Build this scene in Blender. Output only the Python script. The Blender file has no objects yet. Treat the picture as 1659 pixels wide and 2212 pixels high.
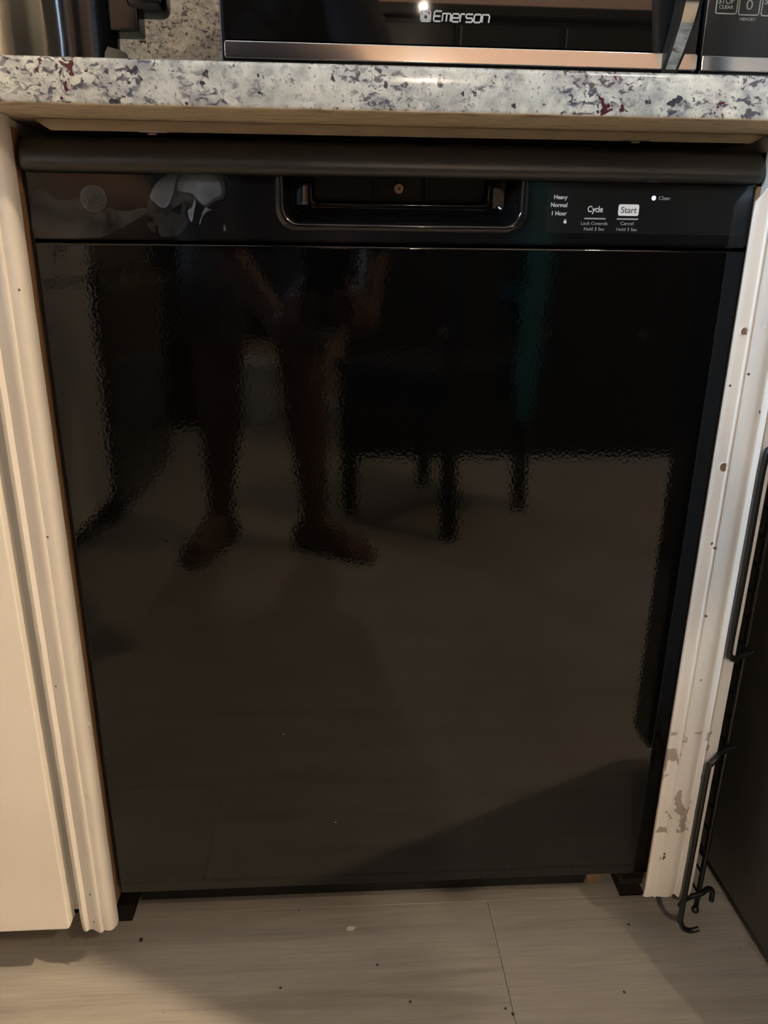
import bpy, bmesh, math, random
from mathutils import Vector, Matrix, Euler, noise as mnoise
random.seed(7)
S = bpy.context.scene
COL = S.collection
PI = math.pi

# ------------------------------------------------------------------ camera
W, H, FPX = 1659.0, 2212.0, 1600.0
CAM = Vector((-0.0533, -0.6559, 0.775))
PITCH, YAW, ROLL = 0.3302, 0.0637, 0.012
FW = Vector((math.sin(YAW)*math.cos(PITCH), math.cos(YAW)*math.cos(PITCH), -math.sin(PITCH)))
_r = Vector((math.cos(YAW), -math.sin(YAW), 0)); _u = _r.cross(FW)
RT = _r*math.cos(ROLL) + _u*math.sin(ROLL); UP = _u*math.cos(ROLL) - _r*math.sin(ROLL)
cd = bpy.data.cameras.new('camera'); cam = bpy.data.objects.new('camera', cd); COL.objects.link(cam)
cd.sensor_fit = 'VERTICAL'; cd.sensor_height = 24.0; cd.lens = 24.0*FPX/H
cd.clip_start = 0.01; cd.clip_end = 50
cam.matrix_world = Matrix(((RT.x, UP.x, -FW.x, CAM.x), (RT.y, UP.y, -FW.y, CAM.y), (RT.z, UP.z, -FW.z, CAM.z), (0, 0, 0, 1)))
S.camera = cam

# ------------------------------------------------------------------ world (daylight, enters by the window), exposure
SKY = 52.0
wd = bpy.data.worlds.new('sky'); S.world = wd; wd.use_nodes = True
bg = wd.node_tree.nodes['Background']; bg.inputs[0].default_value = (0.57, 0.77, 1.0, 1); bg.inputs[1].default_value = SKY
S.view_settings.view_transform = 'Standard'; S.view_settings.look = 'None'
S.view_settings.gamma = 1; S.view_settings.use_curve_mapping = False; S.view_settings.exposure = 0.06
S.cycles.max_bounces = 6; S.cycles.diffuse_bounces = 3; S.cycles.glossy_bounces = 4; S.cycles.transmission_bounces = 3; S.cycles.transparent_max_bounces = 6
S.cycles.use_adaptive_sampling = True; S.cycles.adaptive_threshold = 0.035; S.cycles.caustics_reflective = False; S.cycles.caustics_refractive = False
# daylight portal in the window opening (guides sky sampling only)
pl = bpy.data.lights.new('window_portal', 'AREA'); pl.shape = 'RECTANGLE'; pl.size = 1.08; pl.size_y = 1.3
pl.cycles.is_portal = True
po = bpy.data.objects.new('window_portal', pl); COL.objects.link(po)
po.location = (-1.39, -1.25, 1.76); po.rotation_euler = (0, -PI/2, 0)
BULB1 = (14800, (1.0, 0.76, 0.47)); BULB2 = (2900, (1.0, 0.76, 0.53)); BULB3 = (3600, (1.0, 0.82, 0.62)); BULB4 = (3500, (1.0, 0.80, 0.58))

# ------------------------------------------------------------------ materials
MAT = {}
def mat(name, col=(.5, .5, .5), rough=.5, metal=0.0, ior=1.5, bump=None, var=None, emit=None, coat=0.0, spec=None):
    """plain principled; bump=(scale,strength,distance); var=(scale,col2,lo,hi,stretch)"""
    m = bpy.data.materials.new(name); m.use_nodes = True
    nt = m.node_tree; b = nt.nodes['Principled BSDF']
    b.inputs['Base Color'].default_value = (*col, 1); b.inputs['Roughness'].default_value = rough
    b.inputs['Metallic'].default_value = metal; b.inputs['IOR'].default_value = ior
    if coat: b.inputs['Coat Weight'].default_value = coat
    if spec is not None: b.inputs['Specular IOR Level'].default_value = spec
    tc = nt.nodes.new('ShaderNodeTexCoord')
    if bump:
        n = nt.nodes.new('ShaderNodeTexNoise'); n.inputs['Scale'].default_value = bump[0]; n.inputs['Detail'].default_value = 3
        bp = nt.nodes.new('ShaderNodeBump'); bp.inputs['Strength'].default_value = bump[1]; bp.inputs['Distance'].default_value = bump[2]
        nt.links.new(tc.outputs['Object'], n.inputs['Vector']); nt.links.new(n.outputs['Fac'], bp.inputs['Height'])
        nt.links.new(bp.outputs['Normal'], b.inputs['Normal'])
    if var:
        sc, c2, lo, hi, st = var
        mp = nt.nodes.new('ShaderNodeMapping'); mp.inputs['Scale'].default_value = st
        n = nt.nodes.new('ShaderNodeTexNoise'); n.inputs['Scale'].default_value = sc; n.inputs['Detail'].default_value = 5
        rp = nt.nodes.new('ShaderNodeValToRGB')
        rp.color_ramp.elements[0].position = lo; rp.color_ramp.elements[0].color = (*col, 1)
        rp.color_ramp.elements[1].position = hi; rp.color_ramp.elements[1].color = (*c2, 1)
        nt.links.new(tc.outputs['Object'], mp.inputs[0]); nt.links.new(mp.outputs[0], n.inputs['Vector'])
        nt.links.new(n.outputs['Fac'], rp.inputs[0]); nt.links.new(rp.outputs[0], b.inputs['Base Color'])
    if emit:
        b.inputs['Emission Color'].default_value = (*emit[1], 1); b.inputs['Emission Strength'].default_value = emit[0]
    MAT[name] = m
    return m

class NT:
    """tiny node helper"""
    def __init__(s, name):
        s.m = bpy.data.materials.new(name); s.m.use_nodes = True; s.nt = s.m.node_tree
        s.b = s.nt.nodes['Principled BSDF']; s.tc = s.nt.nodes.new('ShaderNodeTexCoord'); MAT[name] = s.m
    def link(s, a, b): s.nt.links.new(a, b)
    def mapv(s, scale=(1, 1, 1), loc=(0, 0, 0), rot=(0, 0, 0), src=None):
        n = s.nt.nodes.new('ShaderNodeMapping'); n.inputs['Scale'].default_value = scale
        n.inputs['Location'].default_value = loc; n.inputs['Rotation'].default_value = rot
        s.link(src or s.tc.outputs['Object'], n.inputs[0]); return n.outputs[0]
    def noise(s, v, scale, detail=4, rough=.55, dist=0):
        n = s.nt.nodes.new('ShaderNodeTexNoise'); n.inputs['Scale'].default_value = scale; n.inputs['Detail'].default_value = detail
        n.inputs['Roughness'].default_value = rough; n.inputs['Distortion'].default_value = dist
        s.link(v, n.inputs['Vector']); return n.outputs['Fac']
    def vor(s, v, scale):
        n = s.nt.nodes.new('ShaderNodeTexVoronoi'); n.inputs['Scale'].default_value = scale; s.link(v, n.inputs['Vector']); return n
    def ramp(s, f, *els):
        n = s.nt.nodes.new('ShaderNodeValToRGB'); cr = n.color_ramp
        while len(cr.elements) < len(els): cr.elements.new(.5)
        for e, (p, c) in zip(cr.elements, els):
            e.position = p; e.color = (*c, 1) if not isinstance(c, (int, float)) else (c, c, c, 1)
        s.link(f, n.inputs[0]); return n.outputs[0]
    def mix(s, fac, a, b):
        n = s.nt.nodes.new('ShaderNodeMix'); n.data_type = 'RGBA'
        for i, v in ((0, fac), (6, a), (7, b)):
            if isinstance(v, (tuple, float, int)):
                n.inputs[i].default_value = (*v, 1) if isinstance(v, tuple) else v
            else: s.link(v, n.inputs[i])
        return n.outputs[2]
    def math(s, op, a, b=0.0):
        n = s.nt.nodes.new('ShaderNodeMath'); n.operation = op
        for i, v in ((0, a), (1, b)):
            if isinstance(v, (float, int)): n.inputs[i].default_value = v
            else: s.link(v, n.inputs[i])
        return n.outputs[0]
    def bump(s, h, st, d):
        n = s.nt.nodes.new('ShaderNodeBump'); n.inputs['Strength'].default_value = st; n.inputs['Distance'].default_value = d
        s.link(h, n.inputs['Height']); s.link(n.outputs[0], s.b.inputs['Normal'])
    def xyz(s):
        n = s.nt.nodes.new('ShaderNodeSeparateXYZ'); s.link(s.tc.outputs['Object'], n.inputs[0]); return n.outputs

def make_materials():
    # granite
    g = NT('granite'); v = g.mapv((1, 1, 1)); vs = g.mapv((.85, 1.1, 1.35), rot=(0, .55, .4))
    base = g.ramp(g.noise(v, 75, 5, .6), (.30, (.34, .36, .34)), (.45, (.51, .53, .48)), (.60, (.64, .655, .59)), (.8, (.46, .48, .455)))
    base = g.mix(g.ramp(g.noise(v, 190, 3), (.50, 0), (.66, .60)), base, (.33, .34, .33))
    zone = g.ramp(g.noise(vs, 21, 4, .55, .7), (.42, 0), (.56, 1))
    veins = g.ramp(g.noise(vs, 165, 4, .55, .6), (.52, 0), (.60, 1))
    base = g.mix(g.math('MULTIPLY', zone, g.math('MULTIPLY', g.ramp(g.noise(vs, 60, 4), (.45, 0), (.6, 1)), .55)), base, (.22, .22, .26))
    base = g.mix(g.math('MULTIPLY', zone, g.math('MULTIPLY', veins, .92)), base, (.055, .055, .078))
    spk = g.ramp(g.noise(v, 130, 2, .5), (.66, 0), (.70, 1))
    base = g.mix(spk, base, (.05, .05, .06))
    fine = g.ramp(g.noise(v, 300, 2, .5), (.60, 0), (.68, .75)); base = g.mix(fine, base, (.17, .175, .18))
    red = g.math('MULTIPLY', g.ramp(g.noise(v, 95, 3, .55, .6), (.635, 0), (.665, 1)), g.ramp(g.noise(v, 12, 1), (.45, 0), (.52, 1)))
    base = g.mix(red, base, (.075, .022, .030))
    g.link(base, g.b.inputs['Base Color']); g.b.inputs['Roughness'].default_value = .14
    # raw underside, tan tint stands in for warm light bounced off the floor
    u = NT('raw_stone_warm_bounce'); c = u.ramp(u.noise(u.mapv((9, 45, 30)), 4, 5, .6), (.3, (.30, .25, .18)), (.48, (.58, .49, .36)), (.7, (.66, .57, .43)))
    u.link(c, u.b.inputs['Base Color']); u.b.inputs['Roughness'].default_value = .8; u.bump(u.noise(u.mapv(), 120, 4), .5, .002)
    # floor planks
    f = NT('plank_vinyl'); oi = f.nt.nodes.new('ShaderNodeObjectInfo')
    cb = f.nt.nodes.new('ShaderNodeCombineXYZ'); f.link(f.math('MULTIPLY', oi.outputs['Random'], 9.0), cb.inputs[0]); f.link(f.math('MULTIPLY', oi.outputs['Random'], 31.0), cb.inputs[1])
    ad = f.nt.nodes.new('ShaderNodeVectorMath'); f.link(f.tc.outputs['Object'], ad.inputs[0]); f.link(cb.outputs[0], ad.inputs[1])
    gv = f.mapv((1.4, 17, 1), src=ad.outputs[0])
    g1 = f.noise(gv, 2.2, 6, .62, .7)
    g2 = f.noise(f.mapv((5, 120, 1), src=ad.outputs[0]), 2.5, 4, .6)
    col = f.ramp(g1, (.28, (.25, .228, .205)), (.45, (.36, .335, .305)), (.58, (.39, .365, .33)), (.75, (.47, .44, .40)))
    col = f.mix(f.ramp(g2, (.4, 0), (.75, .45)), col, (.24, .22, .20))
    col = f.mix(f.math('MULTIPLY', oi.outputs['Random'], .12), col, (.20, .19, .17))
    sp = f.ramp(f.noise(f.mapv(), 160, 1), (.785, 0), (.80, .8)); col = f.mix(sp, col, (.12, .10, .09))
    f.link(col, f.b.inputs['Base Color']); f.b.inputs['Roughness'].default_value = .42
    f.bump(g2, .15, .0006)
    # dishwasher gloss black with orange peel
    d = NT('gloss_black'); d.b.inputs['Base Color'].default_value = (.0018, .0018, .0018, 1); d.b.inputs['IOR'].default_value = 1.5
    d.b.inputs['Roughness'].default_value = .05; d.bump(d.noise(d.mapv(), 330, 1, .4), .035, .0008)
    mat('panel_black', (.005, .005, .0055), .09, ior=1.5)
    r = NT('satin_black'); r.b.inputs['Base Color'].default_value = (.013, .0127, .012, 1); r.b.inputs['IOR'].default_value = 1.55
    rr = r.ramp(r.noise(r.mapv((60, 400, 400)), 3, 4), (.35, .30), (.7, .46)); r.link(rr, r.b.inputs['Roughness'])
    r.bump(r.noise(r.mapv(), 900, 2), .25, .0003)
    mat('overlay_black', (.009, .0098, .0105), .16, ior=1.5)
    mat('rubber_black', (.006, .006, .006), .6)
    mat('deep_black', (.002, .002, .002), .9, spec=.1)
    mat('print_white', (.72, .73, .74), .6); mat('print_grey', (.30, .31, .32), .6); mat('print_dark', (.06, .065, .07), .6)
    mat('button_white', (.80, .82, .84), .5)
    mat('emblem_grey', (.022, .022, .022), .30); mat('emblem_line', (.045, .045, .045), .3)
    mat('led', (.6, .62, 1), .4, emit=(3.2, (.62, .66, 1.0)))
    mat('copper_screw', (.85, .55, .36), .4, .2)
    mat('steel', (.62, .58, .52), .22, 1.0, bump=(60, .05, .001)); mat('chrome', (.55, .56, .57), .10, 1.0)
    mat('brass_steel', (.80, .72, .58), .30, .85, bump=(25, .1, .002))
    # residue film
    k = NT('residue'); k.b.inputs['Base Color'].default_value = (.36, .45, .58, 1); k.b.inputs['Roughness'].default_value = .5
    a = k.math('MULTIPLY', k.ramp(k.noise(k.mapv((1, 1, 1)), 34, 3, .5), (.32, .05), (.50, .16), (.66, .24)), k.ramp(k.noise(k.mapv(), 260, 2), (.25, .6), (.6, 1.0))); k.link(a, k.b.inputs['Alpha'])
    k2 = NT('thin_residue'); k2.b.inputs['Base Color'].default_value = (.40, .40, .40, 1); k2.b.inputs['Roughness'].default_value = .6
    a = k2.ramp(k2.noise(k2.mapv((1, 1, 1)), 70, 5, .65), (.35, .0), (.6, .035), (.85, .07)); k2.link(a, k2.b.inputs['Alpha'])
    # painted wood
    def paint(name, chips):
        p = NT(name); v = p.mapv()
        c = p.mix(p.ramp(p.noise(v, 9, 4), (.4, 0), (.75, .35)), (.69, .675, .645), (.61, .585, .545))
        sm = p.ramp(p.noise(p.mapv((1, 1, .25)), 70, 3), (.70, 0), (.78, .5)); c = p.mix(sm, c, (.45, .42, .37))
        if chips:
            x, y, z = p.xyz()
            zone = p.ramp(p.math('ABSOLUTE', p.math('SUBTRACT', z, .245)), (.03, 1), (.10, 0))
            n = p.ramp(p.noise(p.mapv((.9, .9, .42), rot=(0, .5, 0)), 60, 4, .6, .4), (.55, 0), (.57, 1))
            fac = p.math('MULTIPLY', p.math('GREATER_THAN', zone, .5), n)
            c = p.mix(fac, c, (.33, .30, .26))
        p.link(c, p.b.inputs['Base Color']); p.b.inputs['Roughness'].default_value = .32
        p.bump(p.noise(p.mapv((1, 1, .2)), 90, 3), .12, .001)
    paint('white_paint', False); paint('chipped_paint', True)
    mat('door_paint', (.78, .76, .72), .38, bump=(300, .05, .0004))
    mat('raw_wood', (.30, .17, .08), .7, var=(6, (.16, .085, .04), .3, .7, (6, 6, .6)))
    mat('light_wood', (.28, .20, .115), .7, var=(8, (.18, .12, .065), .3, .7, (1, 8, 8)))
    mat('subfloor', (.03, .02, .014), .9, var=(12, (.010, .008, .006), .35, .65, (1, 1, 1)))
    mat('nail_dark', (.10, .075, .055), .8); mat('hole_brown', (.16, .09, .055), .8)
    mat('wire_black', (.004, .004, .004), .38, bump=(400, .1, .0005))
    mat('fridge_black', (.065, .058, .050), .42, bump=(700, .25, .0006))
    mat('fridge_gloss', (.006, .006, .006), .12)
    mat('microwave_black', (.008, .008, .009), .25); mat('microwave_glass', (.004, .0035, .003), .018, ior=1.75)
    mat('keypad_black', (.012, .0135, .015), .16, ior=1.6); mat('logo_grey', (.42, .43, .43), .35)
    mat('appliance_black', (.007, .0075, .009), .16, ior=1.6); mat('clear_plastic', (.20, .21, .20), .25)
    mat('wall_peach', (.60, .41, .30), .85, bump=(80, .1, .002)); mat('wall_plain', (.42, .39, .35), .85, bump=(80, .1, .002))
    mat('ceiling_white', (.62, .58, .52), .9); mat('trim_white', (.7, .69, .66), .4)
    mat('lamp_metal', (.35, .33, .3), .4, 1.0)
    mat('dark_wood', (.007, .0045, .003), .5, spec=.25, var=(5, (.004, .003, .002), .35, .65, (1, 6, 1)))
    mat('chair_black', (.004, .0035, .003), .7, spec=.2); mat('teal_cloth', (.05, .30, .38), .9, bump=(500, .4, .002))
    mat('skin', (.115, .05, .034), .5, bump=(120, .05, .001)); mat('hair', (.015, .010, .008), .5, bump=(160, .6, .004))
    mat('shirt', (.022, .018, .024), .9, bump=(350, .3, .002)); mat('shorts', (.05, .048, .056), .9, bump=(350, .4, .002))
    mat('lip', (.24, .075, .065), .45); mat('eye_white', (.7, .68, .64), .2); mat('iris', (.03, .015, .01), .2); mat('nail', (.34, .2, .16), .35)
    mat('phone_black', (.012, .012, .013), .2); mat('phone_glass', (.004, .004, .005), .05)
    mat('picture_dark', (.03, .028, .025), .3, var=(3, (.07, .06, .05), .4, .6, (1, 1, 1)))
    mat('crumb_dark', (.035, .028, .022), .9); mat('chip_white', (.72, .70, .64), .5)
    mat('bulb1', emit=BULB1); mat('bulb2', emit=BULB2); mat('bulb3', emit=BULB3); mat('bulb4', emit=BULB4)
    gl = bpy.data.materials.new('window_glass'); gl.use_nodes = True; nt = gl.node_tree
    tr = nt.nodes.new('ShaderNodeBsdfTransparent'); gs = nt.nodes.new('ShaderNodeBsdfGlossy'); gs.inputs['Roughness'].default_value = .02
    fr = nt.nodes.new('ShaderNodeFresnel'); mx = nt.nodes.new('ShaderNodeMixShader')
    nt.links.new(fr.outputs[0], mx.inputs[0]); nt.links.new(tr.outputs[0], mx.inputs[1]); nt.links.new(gs.outputs[0], mx.inputs[2])
    nt.links.new(mx.outputs[0], nt.nodes['Material Output'].inputs[0]); MAT['window_glass'] = gl
make_materials()

# ------------------------------------------------------------------ helpers
def ray(px, py): return FW + RT*((px - W/2)/FPX) - UP*((py - H/2)/FPX)
def onY(px, py, y=0.0):
    d = ray(px, py); t = (y - CAM.y)/d.y; return CAM + d*t
def onZ(px, py, z=0.0):
    d = ray(px, py); t = (z - CAM.z)/d.z; return CAM + d*t

def B(): return bmesh.new()
def box(bm, x0, x1, y0, y1, z0, z1, bev=0, seg=2):
    r = bmesh.ops.create_cube(bm, size=1)
    for v in r['verts']:
        v.co = Vector(((x0+x1)/2 + v.co.x*(x1-x0), (y0+y1)/2 + v.co.y*(y1-y0), (z0+z1)/2 + v.co.z*(z1-z0)))
    if bev:
        es = list({e for v in r['verts'] for e in v.link_edges})
        bmesh.ops.bevel(bm, geom=es, offset=bev, segments=seg, affect='EDGES', profile=.5)
    return bm
def prism(bm, poly, axis, a0, a1, bev=0):
    """extrude 2D poly: axis 'z' -> (x,y); 'y' -> (x,z); 'x' -> (y,z)"""
    def P(p, a): return {'z': (p[0], p[1], a), 'y': (p[0], a, p[1]), 'x': (a, p[0], p[1])}[axis]
    A = [bm.verts.new(P(p, a0)) for p in poly]; Bv = [bm.verts.new(P(p, a1)) for p in poly]
    n = len(poly); fs = [bm.faces.new(A), bm.faces.new(Bv[::-1])]
    for i in range(n): fs.append(bm.faces.new((A[i], Bv[i], Bv[(i+1) % n], A[(i+1) % n])))
    bmesh.ops.recalc_face_normals(bm, faces=fs)
    if bev:
        es = [e for e in fs[0].edges] + [e for e in fs[1].edges]
        bmesh.ops.bevel(bm, geom=es, offset=bev, segments=2, affect='EDGES', profile=.5)
    return bm
def loft(bm, rings, closed=True, cap0=True, cap1=True):
    R = [[bm.verts.new(p) for p in r] for r in rings]; n = len(R[0]); fs = []
    for a, b in zip(R, R[1:]):
        for i in range(n if closed else n-1):
            fs.append(bm.faces.new((a[i], a[(i+1) % n], b[(i+1) % n], b[i])))
    if cap0: fs.append(bm.faces.new(R[0][::-1]))
    if cap1: fs.append(bm.faces.new(R[-1]))
    bmesh.ops.recalc_face_normals(bm, faces=fs)
    return bm
def smoothpath(pts, k=6):
    pts = [Vector(p) for p in pts]; out = []
    for i in range(len(pts)-1):
        p0 = pts[max(i-1, 0)]; p1 = pts[i]; p2 = pts[i+1]; p3 = pts[min(i+2, len(pts)-1)]
        for j in range(k):
            t = j/k
            out.append(.5*((2*p1) + (p2-p0)*t + (2*p0-5*p1+4*p2-p3)*t*t + (3*p1-p0-3*p2+p3)*t**3))
    out.append(pts[-1]); return out
def tube(bm, pts, r, n=8, closed=False, ry=None):
    pts = [Vector(p) for p in pts]; rings = []
    m = len(pts); prev = None
    for i, p in enumerate(pts):
        if closed: t = pts[(i+1) % m] - pts[i-1]
        else: t = pts[min(i+1, m-1)] - pts[max(i-1, 0)]
        t.normalize()
        if prev is None:
            a = Vector((0, 1, 0)) if abs(t.y) < .9 else Vector((1, 0, 0))
        else: a = prev
        s = (a - t*a.dot(t)).normalized(); c = t.cross(s); prev = s
        rr = r[i] if isinstance(r, (list, tuple)) else r
        rings.append([p + s*((ry if ry else rr)*math.cos(2*PI*k/n)) + c*(rr*math.sin(2*PI*k/n)) for k in range(n)])
    if closed: rings.append(rings[0]); return loft(bm, rings, True, False, False)
    return loft(bm, rings)
def lathe(bm, prof, c, n=32, axis='z'):
    rings = []
    for r, h in prof:
        ring = []
        for k in range(n):
            a = 2*PI*k/n
            if axis == 'z': ring.append((c[0] + r*math.cos(a), c[1] + r*math.sin(a), c[2] + h))
            else: ring.append((c[0] + r*math.cos(a), c[1] + h, c[2] + r*math.sin(a)))
        rings.append(ring)
    return loft(bm, rings)
def sphere(bm, c, r, sub=2, sc=(1, 1, 1)):
    q = bmesh.ops.create_icosphere(bm, subdivisions=sub, radius=r)
    for v in q['verts']: v.co = Vector((v.co.x*sc[0], v.co.y*sc[1], v.co.z*sc[2])) + Vector(c)
    return bm

ROOTLOC = {}
def finish(bm, name, ang=35):
    me = bpy.data.meshes.new(name); bm.to_mesh(me); bm.free()
    for p in me.polygons: p.use_smooth = True
    me.set_sharp_from_angle(angle=math.radians(ang))
    return me
def obj(name, bm, m, parent=None, label=None, ang=35, wn=True):
    me = finish(bm, name, ang) if isinstance(bm, bmesh.types.BMesh) else bm
    o = bpy.data.objects.new(name, me); COL.objects.link(o)
    if m is not None:
        me.materials.clear()
        for q in (m if isinstance(m, (list, tuple)) else [m]): me.materials.append(MAT[q])
    if parent is not None:
        o.parent = parent
        if parent.type == 'EMPTY': o.matrix_parent_inverse = Matrix.Translation(-Vector(parent.location))
    if wn and ang < 100:
        md = o.modifiers.new('weighted', 'WEIGHTED_NORMAL'); md.keep_sharp = True; md.weight = 80
    if label: o['label'] = label
    return o
def thing(name, label, cat, loc=(0, 0, 0), group=None, kind=None):
    o = bpy.data.objects.new(name, None); COL.objects.link(o); o.location = loc; o.empty_display_size = .05
    return tag(o, label, cat, group, kind)
def tag(o, label=None, cat=None, group=None, kind=None):
    if label: o['label'] = label
    if cat: o['category'] = cat
    if group: o['group'] = group
    if kind: o['kind'] = kind
    return o
def struct(name, bm, m, label=None, cat=None):
    return tag(obj(name, bm, m), label, cat, kind='structure')

def text_mesh(txt, x0, x1, z, y, h=None, align='C', bold=0.0, depth=.00015):
    """flat lettering on a plane facing -y, spanning x0..x1 at baseline z; height scales with width unless h given"""
    c = bpy.data.curves.new('t', 'FONT'); c.body = txt; c.size = 1; c.offset = bold; c.extrude = 0.0
    o = bpy.data.objects.new('t', c); COL.objects.link(o)
    dg = bpy.context.evaluated_depsgraph_get(); me = bpy.data.meshes.new_from_object(o.evaluated_get(dg))
    bpy.data.objects.remove(o); bpy.data.curves.remove(c)
    xs = [v.co.x for v in me.vertices]; mn, mx = min(xs), max(xs)
    sx = (x1-x0)/(mx-mn); sz = sx if h is None else h/0.70
    for v in me.vertices: v.co = Vector((x0 + (v.co.x-mn)*sx, y, z + v.co.y*sz))
    bm = B(); bm.from_mesh(me); bpy.data.meshes.remove(me)
    bmesh.ops.recalc_face_normals(bm, faces=bm.faces)
    r = bmesh.ops.extrude_face_region(bm, geom=list(bm.faces))
    for v in r['geom']:
        if isinstance(v, bmesh.types.BMVert): v.co.y += depth
    bmesh.ops.recalc_face_normals(bm, faces=bm.faces)
    return bm
def px_text(txt, pxl, pxr, py_base, y, m, parent, hpx=None, bold=0.0, name='lettering'):
    a = onY(pxl, py_base, y); b = onY(pxr, py_base, y); h = None
    if hpx: h = (onY(pxl, py_base-hpx, y) - a).z
    return obj(name, text_mesh(txt, a.x, b.x, (a.z+b.z)/2, y, h, bold=bold), m, parent)
def rrect(x0, x1, z0, z1, r, n=5):
    out = []
    for cx, cz, a0 in ((x1-r, z1-r, 0), (x0+r, z1-r, PI/2), (x0+r, z0+r, PI), (x1-r, z0+r, 1.5*PI)):
        for i in range(n+1):
            a = a0 + PI/2*i/n; out.append((cx + r*math.cos(a), cz + r*math.sin(a)))
    return out

# ================================================================== THE SETTING
XL, XR, YB, YF, ZC = -1.38, 2.3, 0.66, -3.2, 2.5
def build_room():
    fl = struct('floor', box(B(), XL-.1, XR+.1, YF-.1, YB+.1, -.05, -.004), 'subfloor', 'greige wood-look plank floor over dark subfloor', 'floor')
    # planks, long side along x, 0.1865 m wide
    w, L, gap = .1865, 1.22, .0003
    offs = {0: .131, 1: -.235}
    y1 = .068 + w; row = -1
    while y1 > YF:
        y0 = max(y1 - w, YF)
        if row == -1: off = .45
        else: off = offs.get(row, random.uniform(0, L))
        x = off - 3*L
        while x < XR:
            a, b = max(x, XL), min(x+L, XR)
            if b - a > .03:
                spans = [(a, b)]
                if row == -1:   # cut out beside the dishwasher base
                    spans = []
                    for (u, v) in ((XL, -.3395), (-.3120, .3042), (.3380, XR)):
                        lo, hi = max(a, u), min(b, v)
                        if hi - lo > .02: spans.append((lo, hi))
                for (u, v) in spans:
                    if row == 0 and u < -.33 < v:   # notched corner by the left moulding
                        poly = [(u+gap, y0+gap), (v-gap, y0+gap), (v-gap, y1-gap), (-.3120, y1-gap), (-.3120, .0600), (-.3395, .0600), (-.3395, y1-gap), (u+gap, y1-gap)]
                        bm = prism(B(), poly, 'z', -.004, 0)
                    else:
                        bm = box(B(), u+gap, v-gap, y0+gap, y1-gap, -.004, 0, .0003, 1)
                    obj('plank', bm, 'plank_vinyl', fl)
            x += L
        y1 -= w; row += 1
    # walls
    struct('wall_back', box(B(), XL-.1, XR+.1, YB, YB+.1, 0, ZC), 'wall_plain', 'plain wall behind the kitchen counter', 'wall')
    struct('wall_right', box(B(), XR, XR+.1, YF, YB, 0, ZC), 'wall_peach', 'peach painted wall beyond the black refrigerator', 'wall')
    struct('wall_front', box(B(), XL-.1, XR+.1, YF-.1, YF, 0, ZC), 'wall_peach', 'peach painted wall facing the dishwasher', 'wall')
    wl = struct('wall_left', box(B(), XL-.1, XL, -.6, YB, 0, ZC), 'wall_plain', 'plain wall with the daylight window', 'wall')
    wy0, wy1, wz0, wz1 = -1.9, -.6, 1.22, 2.30
    obj('wall_piece', box(B(), XL-.1, XL, YF, wy0, 0, ZC), 'wall_plain', wl)
    obj('wall_piece', box(B(), XL-.1, XL, wy0, wy1, 0, wz0), 'wall_plain', wl)
    obj('wall_piece', box(B(), XL-.1, XL, wy0, wy1, wz1, ZC), 'wall_plain', wl)
    struct('ceiling', box(B(), XL-.1, XR+.1, YF-.1, YB+.1, ZC, ZC+.08), 'ceiling_white', 'off-white kitchen ceiling', 'ceiling')
    bm = B()
    for a in ((wy0, wy0+.045, wz0, wz1), (wy1-.045, wy1, wz0, wz1), (wy0+.045, wy1-.045, wz0, wz0+.045), (wy0+.045, wy1-.045, wz1-.045, wz1), (wy0+.045, wy1-.045, 1.74, 1.775)):
        box(bm, XL-.06, XL-.015, a[0], a[1], a[2], a[3], .004, 1)
    wn = struct('window_1', bm, 'trim_white', 'white sash window letting in cool daylight', 'window')
    for z0, z1 in ((wz0+.045, 1.74), (1.775, wz1-.045)):
        obj('pane', box(B(), XL-.041, XL-.037, wy0+.045, wy1-.045, z0, z1), 'window_glass', wn)
    struct('baseboard_front', box(B(), XL, XR, YF, YF+.012, 0, .09, .004, 1), 'trim_white', 'white baseboard along the peach wall', 'baseboard')
build_room()

# ================================================================== BASE CABINETS AND MOULDINGS
def left_profile():
    # (x, y): right end -> left end of the visible face
    return [(-.3035, -.004), (-.3035, -.0125), (-.3062, -.0178), (-.3095, -.0196), (-.3135, -.0190), (-.3160, -.0186), (-.3166, -.0216),
            (-.3185, -.0222), (-.3225, -.0205), (-.3275, -.0172), (-.3310, -.0166), (-.3326, -.0180), (-.3345, -.0196), (-.3372, -.0190),
            (-.3395, -.0160), (-.3402, -.0125), (-.3402, -.004)]
def right_profile():
    return [(.3000, -.004), (.2902, -.0160), (.2908, -.0180), (.2940, -.0186), (.3018, -.0178), (.3026, -.0194), (.3035, -.0196), (.3045, -.0180),
            (.3100, -.0190), (.3160, -.0198), (.3205, -.0193), (.3240, -.0175), (.3262, -.0157), (.3276, -.0162), (.3290, -.0200), (.3303, -.0208),
            (.3316, -.0200), (.3330, -.0190), (.3440, -.0184), (.3456, -.0165), (.3456, -.004)]
def prof_y(prof, x):
    best = 0
    for (x0, y0), (x1, y1) in zip(prof, prof[1:]):
        if min(x0, x1) <= x <= max(x0, x1) and abs(x1-x0) > 1e-6:
            best = min(best, y0 + (y1-y0)*(x-x0)/(x1-x0))
    return best
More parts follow.
